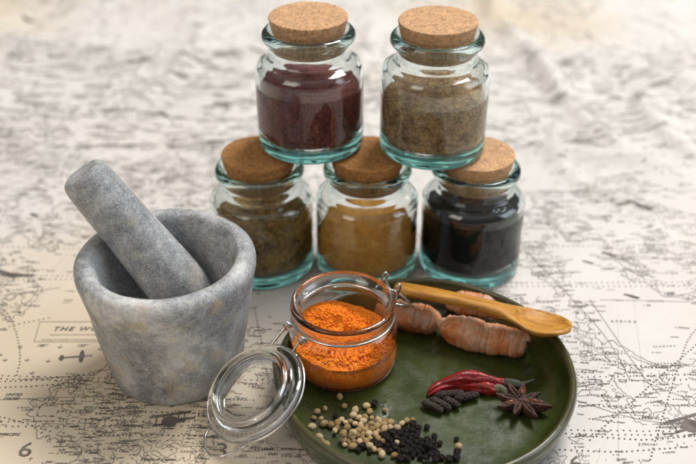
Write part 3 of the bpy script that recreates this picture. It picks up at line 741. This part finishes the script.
# ------------------------------------------------------------------ turmeric roots
def root(name, ctrl, label, nrings, seed, knobs=()):
    """ctrl: (x,y,z,r) in metres"""
    S = spline(ctrl, 120); bm = bmesh.new(); pts = [q[:3] for q in S]; rad = [max(q[3]*1.04, .0005) for q in S]
    ringv = []
    R3 = random.Random(seed); cuts = sorted((i + R3.uniform(-.42, .42)) / nrings for i in range(1, nrings))
    def groove(i, t):
        u = i / 119 + .016*math.sin(t + seed*2) + .014*mnoise.noise(Vector((math.cos(t)*1.5, math.sin(t)*1.5, seed))); return max(math.exp(-((u - c) / .0085)**2) for c in cuts)
    def fn(i, k, t):
        u = i/119; seg = sum(c < u for c in cuts)
        return 1 - (.045 + .05*math.sin(seg*1.9 + t + seed))*groove(i, t) + .035*mnoise.noise(Vector((math.cos(t)*7, math.sin(t)*7, u*40 + seed))) + .20*mnoise.noise(Vector((math.cos(t)*1.1, math.sin(t)*1.1, u*4.5 + seed))) + .05*mnoise.noise(Vector((math.cos(t)*3, math.sin(t)*3, u*22 + seed))) + .025*math.sin(seg*2.3 + seed)
    tube(bm, pts, rad, 40, 1.0, fn)
    for (u, ang, l, r) in knobs:
        i = int(u*119); p = Vector(S[i][:3]); tn = (Vector(S[min(i+1, 119)][:3]) - Vector(S[i-1][:3])).normalized()
        side = Vector((-tn.y, tn.x, 0)).normalized(); dr = (side*math.cos(ang) + Vector((0, 0, 1))*math.sin(ang)).normalized()
        b = p + dr * S[i][3]*.6; tube(bm, [b + dr*(l*q) + tn*.0008*q for q in (0, .3, .6, .85, 1)], [r*1.3, r*1.15, r, r*.8, r*.35], 18)
    bmesh.ops.recalc_face_normals(bm, faces=bm.faces)
    me = bpy.data.meshes.new(name); bm.to_mesh(me); bm.free()
    o = link(name, me, M_ROOT)
    att = me.attributes.new('ring', 'FLOAT', 'POINT'); vals = np.zeros(len(me.vertices), np.float32)
    for i in range(120):
        for k in range(40): vals[i*40 + k] = groove(i, 2*PI*k/40)
    att.data.foreach_set('value', vals)
    return tag(o, label, 'turmeric root', 'fresh turmeric roots under the spoon')
def G(px, py, z, r): v = un(px, py, z); return (v.x, v.y, v.z, r)
root('turmeric_root', [G(441, 324, .0150, .0030), G(446, 326, .0145, .0068), G(457, 331, .0150, .0086), G(472, 335, .0152, .0094), G(489, 338, .0148, .0090), G(505, 342, .0142, .0086), G(517, 344, .0142, .0084), G(525, 346, .0140, .0056)],
     'knobbly pinkish fresh turmeric root lying in front of the spoon handle', 17, 3, ((.80, 1.9, .0038, .0026), (.50, 1.3, .0020, .0024), (.955, 1.0, .0034, .0034), (.10, 2.3, .0016, .0030), (.28, .8, .0014, .0022)))
root('turmeric_root', [G(383, 307, .0140, .0060), G(395, 313, .0145, .0080), G(408, 317, .0145, .0084), G(422, 319, .0145, .0084), G(434, 321, .0145, .0074), G(440, 322, .0145, .0036)],
     'short orange turmeric root between the clip-top jar and the pinkish root', 12, 9, ())
root('turmeric_root', [G(446, 304, .0150, .003), G(458, 303, .0155, .0066), G(475, 304, .0160, .0074), G(492, 307, .0160, .0070), G(503, 311, .0155, .0060), G(510, 313, .0150, .0028)],
     'turmeric root mostly hidden behind the spoon handle by the plate rim', 12, 15, ())

# ------------------------------------------------------------------ chillies
def chilli(ctrl, label, seed, calyx_mat, stem_ctrl):
    S = spline(ctrl, 90); bm = bmesh.new()
    def fn(i, k, t):
        u = i/89
        return 1 + .26*mnoise.noise(Vector((math.cos(t)*1.6, math.sin(t)*1.6, u*4 + seed))) + .10*mnoise.noise(Vector((math.cos(t)*3.2, math.sin(t)*3.2, u*7 + seed))) - .12*abs(mnoise.noise(Vector((math.cos(t)*5, math.sin(t)*5, u*10 + seed)))) - .16*max(0, math.cos(t + .9 + u*1.5))**6
    tube(bm, [q[:3] for q in S], [q[3] for q in S], 48, .9, fn)
    o = from_bm('dried_chilli', bm, M_CHILLI); tag(o, label, 'chilli', 'dried red chillies')
    Q = spline(stem_ctrl, 30); bm = bmesh.new(); tube(bm, [q[:3] for q in Q], [q[3] for q in Q], 16, 1, lambda i, k, t: 1 + .08*math.cos(t*5)); from_bm('stem', bm, calyx_mat, o)
chilli([G(427, 394, .0085, .0006), G(433, 389, .0095, .0022), G(445, 383, .0105, .0031), G(460, 379.5, .0125, .0048), G(475, 378.5, .0128, .0043), G(489, 380, .0130, .0030), G(497, 382, .0125, .0030), G(506, 383, .0120, .0030)],
       'wrinkled dark red dried chilli with a grey-green calyx, the farther of two', 2, M_CALYXD, [G(504, 383, .0120, .0030), G(510, 384, .0120, .0034), G(518, 385, .0125, .0030), G(524, 384, .0130, .0016), G(534, 380, .0150, .0008)])
chilli([G(428, 395.5, .0078, .0006), G(436, 391, .0086, .0022), G(449, 387.5, .0090, .0029), G(464, 386, .0094, .0036), G(478, 387, .0094, .0036), G(489, 389, .0098, .0040), G(496, 391, .0096, .0026)],
       'wrinkled dark red dried chilli with a straw stem, touching the long peppers', 6, M_CALYX, [G(494, 389.5, .0098, .0030), G(499, 388.5, .0102, .0030), G(505, 391, .0102, .0022), G(510, 396, .0098, .0013), G(513, 400, .0092, .0011)])

# ------------------------------------------------------------------ long peppers
def longp(a, b, z, r, label):
    A = un(*a, z); Bv = un(*b, z); bm = bmesh.new(); n = 64; seg = 24
    pts = [A.lerp(Bv, i/(n-1)) + Vector((0, 0, .0006*math.sin(i/(n-1)*PI))) for i in range(n)]
    rad = [r * min(1, (math.sin(min(1, (i/(n-1))*4) * PI/2))**.6) * (1 - .22*(i/(n-1))) * (1 if i < n-5 else (.55 + .09*(n-1-i))) for i in range(n)]
    rad[0] = r*.35
    def fn(i, k, t): return 1 + (.09 if (i//2 + k) % 2 else -.05) + .10*mnoise.noise(Vector((k*1.7, i*.9, z*1e4)))
    tube(bm, pts, rad, seg, 1, fn); o = from_bm('long_pepper', bm, M_LONGP); tag(o, label, 'long pepper', 'long pepper spikes beside the chillies')
longp((422, 402.5), (443, 411.5), .0091, .0023, 'brown long pepper spike lying closest to the peppercorns')
longp((430, 399.0), (451, 409.5), .0092, .0023, 'brown long pepper spike lying parallel between two others')
longp((443, 399.0), (460, 407.0), .0091, .0023, 'short brown long pepper spike, innermost of the three lying parallel')
longp((434, 396.5), (464, 393.0), .0090, .0023, 'thin long pepper spike tucked right against the near chilli')
longp((454, 399.5), (479, 395.0), .0095, .0026, 'plump long pepper spike lying towards the star anise')

# ------------------------------------------------------------------ star anise
an = un(520, 402, .0115)
sa = thing('star_anise', 'dark brown eight-pointed star anise lying below the chilli stems', 'star anise', (an.x, an.y, FZ)); sa.scale = (1.15, 1.15, 1.15)
lens_ = [.0125, .0110, .0118, .0135, .0118, .0125, .0112, .0135]
for k in range(8):
    a = math.radians(k*45 - 18 + random.uniform(-6, 6)); l = lens_[k]; bm = bmesh.new(); n = 26
    big = 1.35 if k == 0 else 1.0
    if k == 0: l = .0150
    pts = []; rad = []
    for i in range(n):
        u = i/(n-1); pts.append(Vector((l*u*math.cos(a), l*u*math.sin(a), .0048 - .0012*u + .0028*u*u))); rad.append(big*(.0007 + .0021*math.sin(min(1, u*1.08)*PI)**.75*(1 - .35*u)))
    def fn(i, kk, t):
        slit = max(0, math.cos(t))**14; u = i/(n-1)
        return 1 + .45*max(0, -math.cos(t)) - .75*slit*math.sin(u*PI) + .14*mnoise.noise(Vector((i*.5, kk*.9, k*7)))
    tube(bm, pts, rad, 28, .82, fn, up=(0, 0, 1)); from_bm('carpel', bm, M_ANISE, sa)
    if k in (0, 2, 5):
        bm = bmesh.new(); bmesh.ops.create_uvsphere(bm, u_segments=14, v_segments=10, radius=1)
        for v in bm.verts: v.co = Vector((v.co.x*.0024, v.co.y*.00095, v.co.z*.0013))
        sd = from_bm('seed', bm, M_ANSEED, sa); sd.location = (l*.45*math.cos(a), l*.45*math.sin(a), .0062 if k else .0068); sd.rotation_euler = (0, 0, a)
bm = bmesh.new(); bmesh.ops.create_uvsphere(bm, u_segments=20, v_segments=12, radius=.0016); 
for v in bm.verts: v.co.z = v.co.z*.8 + .0058; v.co.x *= 1 + .2*mnoise.noise(v.co*900)
from_bm('hub', bm, M_ANISE, sa)
bm = bmesh.new(); tube(bm, [(0, 0, .0062), (-.001, .002, .0082), (-.003, .0045, .0088)], [.0006, .0005, .0007], 10); from_bm('stalk', bm, M_ANISE, sa)

# ------------------------------------------------------------------ seeds
def zpx(lst, ox, oy, k=4.94): return [(ox + a/k, oy + b/k) for a, b in lst]
cori = zpx([(208,147),(102,213),(140,197),(122,255),(141,270),(162,273),(186,305),(198,265),(196,288),(221,253),(249,258),(243,285),(228,305),(280,209),(333,188),(348,214),(418,204),
    (272,236),(298,240),(328,237),(358,240),(305,280),(282,268),(348,303),(295,300),(264,304),(295,320),(325,328),(291,347),(225,340),(250,348),(270,372),(232,362),(358,272),(386,278),(394,300),(424,264),
    (420,287),(446,295),(375,335),(409,350),(391,383),(405,406),(464,409),(330,350),(345,360),(318,258),(270,325),(335,285),(312,345),(362,320),(345,335)], 300, 370) + \
    zpx([(104,267),(126,254),(154,250),(75,300),(92,350),(366,375),(28,262)], 380, 370)
pepp = zpx([(188,230),(372,178),(310,374),(350,390),(375,355),(420,325),(443,360),(425,385),(480,318),(430,345)], 300, 370) + \
    zpx([(160,280),(130,300),(165,305),(125,325),(140,345),(100,330),(88,320),(150,325),(175,330),(182,355),(160,365),(130,370),(145,385),(180,385),(210,360),(205,385),(245,378),(120,405),(155,410),(190,415),
    (225,405),(235,420),(245,395),(260,405),(285,418),(255,325),(255,352),(358,335),(358,415),(50,360),(45,385),(105,385),(215,425),(262,425),(130,425),(95,425),(75,380),(360,398),(150,300),(175,290),(115,350),(200,345),(35,350),(230,385),(320,428)], 380, 370)
for _ in range(15): cori.append((float(rng.normal(352, 24)), float(rng.normal(430, 11))))
for _ in range(9): pepp.append((float(rng.normal(408, 26)), float(rng.normal(442, 9))))
items = [(p, 'c') for p in cori] + [(p, 'p') for p in pepp]
P = np.array([[un(p[0], p[1], FZ + .002).x, un(p[0], p[1], FZ + .002).y] for p, _ in items]); R_ = np.array([.00178 if k == 'c' else .00188 for _, k in items]) * rng.uniform(.72, 1.16, len(items))
ctr = P.mean(0); P = ctr + (P - ctr)*[1.06, 1.10]; LPS = [(np.array(un(*a, .009)[:2]), np.array(un(*b, .009)[:2])) for a, b in (((422, 402.5), (443, 411.5)), ((430, 399), (451, 409.5)), ((443, 399), (460, 407)), ((454, 399.5), (479, 395)))]
P0 = P.copy(); Z = np.zeros(len(P))
lonely = np.array([np.sort(np.hypot(*(P - q).T))[3] > .009 for q in P])
up_ = (~lonely) & (rng.random(len(P)) < .09)      # these sit on top of the others
for _ in range(160):
    for grp in (~up_, up_):
        I = np.where(grp)[0]
        D = P[I][:, None] - P[I][None]; dist = np.hypot(D[..., 0], D[..., 1]) + np.eye(len(I)); mn = (R_[I][:, None] + R_[I][None]) * 1.0
        ov = np.clip(mn - dist, 0, None); np.fill_diagonal(ov, 0)
        P[I] += .35 * (D / dist[..., None] * ov[..., None]).sum(1) + .01*(P0[I] - P[I])
    for (ax_, bx_) in LPS:                            # keep clear of the long peppers
        ab = bx_ - ax_; t = np.clip(((P - ax_) @ ab) / (ab @ ab), 0, 1); q = ax_ + t[:, None]*ab; d_ = P - q; dd = np.hypot(*d_.T); k = dd < .0052
        P[k] = q[k] + d_[k] / dd[k][:, None] * .0053
    rad = np.hypot(P[:, 0]-plx, P[:, 1]-ply); lim = .0695; k = rad > lim
    P[k] = np.array([plx, ply]) + (P[k] - [plx, ply]) * (lim/rad[k])[:, None]
Z = np.full(len(P), FZ) + R_*.94
low = np.where(~up_)[0]
for i in np.where(up_)[0]:
    dd = np.hypot(*(P[low] - P[i]).T); rs = R_[low] + R_[i]; m = dd < rs
    if m.any(): Z[i] = max(Z[i], (Z[low][m] + np.sqrt(rs[m]**2 - dd[m]**2)).max() - .0002)
def seed_mesh(name, kind, seed, mat):
    bm = bmesh.new(); bmesh.ops.create_icosphere(bm, subdivisions=4, radius=1)
    for v in bm.verts:
        c = v.co.copy()
        if kind == 'c':
            a = math.atan2(c.y, c.x); f = 1 + .022*math.cos(a*10)*(1-c.z*c.z); v.co = Vector((c.x*f*.93, c.y*f*.93, c.z*1.16 + (.10 if c.z > .97 else 0)))
        else:
            f = 1.02 + .05*mnoise.noise(c*2.2 + Vector((seed, 0, 0))) - .14*abs(mnoise.noise(c*3.4 + Vector((seed, 3, 0)))) ; v.co = c*f
    bmesh.ops.recalc_face_normals(bm, faces=bm.faces)
    me = bpy.data.meshes.new(name); bm.to_mesh(me); bm.free(); me.materials.append(mat); me.polygons.foreach_set('use_smooth', [True]*len(me.polygons)); return me
CM = [seed_mesh('coriander_seed', 'c', i, M_CORI if i < 3 else M_CORIB) for i in range(5)]
PM = [seed_mesh('peppercorn', 'p', i*5, M_PEPPER) for i in range(5)]
special = {0: 'single cream coriander seed lying alone just in front of the clip-top jar', 56: 'cream coriander seed between two lone peppercorns'}
for i, ((p, k), pos, z, r) in enumerate(zip(items, P, Z, R_)):
    me = (CM if k == 'c' else PM)[rng.integers(5)]; nm = 'coriander_seed' if k == 'c' else 'peppercorn'
    o = bpy.data.objects.new(nm, me); COL.objects.link(o); o.location = (pos[0], pos[1], z); o.scale = (r, r, r); 
    o.rotation_euler = (rng.uniform(.9, 1.9), rng.uniform(-.4, .4), rng.uniform(0, 6.28)) if k == 'c' else tuple(rng.uniform(0, 6.28, 3))
    if k == 'c':
        lab = ('loose cream coriander seed scattered apart from the pile on the green plate' if lonely[i] else 'small round cream coriander seed in the pile on the green plate')
        tag(o, lab, 'coriander seed', 'cream coriander seeds on the green plate')
    else:
        lab = ('wrinkled black peppercorn lying apart from the heap on the green plate' if lonely[i] else 'wrinkled black peppercorn in the heap on the green plate')
        tag(o, lab, 'peppercorn', 'black peppercorns on the green plate')
    for (px, py), sl in (((342.1, 399.8), 'single cream coriander seed lying alone just in front of the clip-top jar'), ((454.1, 445.9), 'lone cream coriander seed resting beside two black peppercorns, away from the pile')):
        if abs(p[0]-px) < .3 and abs(p[1]-py) < .3: o['label'] = sl

# ------------------------------------------------------------------ light
w = bpy.data.worlds.new('World'); sc.world = w; w.use_nodes = True; nt = w.node_tree; nt.nodes.clear()
out = nt.nodes.new('ShaderNodeOutputWorld'); bg = nt.nodes.new('ShaderNodeBackground'); tc = nt.nodes.new('ShaderNodeTexCoord')
sep = nt.nodes.new('ShaderNodeSeparateXYZ'); nt.links.new(tc.outputs['Generated'], sep.inputs[0])
r = nt.nodes.new('ShaderNodeValToRGB'); m = nt.nodes.new('ShaderNodeMath'); m.operation = 'MULTIPLY_ADD'; m.inputs[1].default_value = .5; m.inputs[2].default_value = .5
nt.links.new(sep.outputs[2], m.inputs[0]); nt.links.new(m.outputs[0], r.inputs[0])
e = r.color_ramp.elements; e[0].position = .45; e[0].color = (.10, .085, .07, 1); e[1].position = .80; e[1].color = (.40, .39, .38, 1); e2 = r.color_ramp.elements.new(.92); e2.color = (1.0, .98, .96, 1)
nt.links.new(r.outputs[0], bg.inputs[0]); bg.inputs[1].default_value = .50; nt.links.new(bg.outputs[0], out.inputs[0])
def area(name, loc, tgt, sx, sy, power, col):
    l = bpy.data.lights.new(name, 'AREA'); l.shape = 'RECTANGLE'; l.size = sx; l.size_y = sy; l.energy = power; l.color = col
    o = bpy.data.objects.new(name, l); COL.objects.link(o); o.location = loc; o.rotation_euler = (Vector(tgt) - Vector(loc)).to_track_quat('-Z', 'Y').to_euler()
area('window_behind', (.95, 1.15, 2.65), (0, -.1, 0), 1.0, 1.0, 96, (1.0, .975, .955))
area('window_beside', (1.9, -.25, 1.0), (0, -.1, .05), 1.2, 1.2, 17, (.82, .91, 1.0))
area('warm_fill_lamp', (-1.3, -1.3, 1.5), (0, -.1, .0), 1.0, 1.0, 12, (1.0, .90, .80))  # added warm fill lamp lifting the front-left sides, not a window

sc.view_settings.view_transform = 'Standard'; sc.view_settings.look = 'None'; sc.view_settings.exposure = 0; sc.view_settings.gamma = 1
sc.render.engine = 'CYCLES'; cy = sc.cycles
cy.max_bounces = 20; cy.transmission_bounces = 18; cy.glossy_bounces = 8; cy.diffuse_bounces = 4; cy.transparent_max_bounces = 16
cy.caustics_refractive = True; cy.caustics_reflective = True; cy.blur_glossy = 0.6; cy.sample_clamp_indirect = 12.0; cy.use_denoising = True
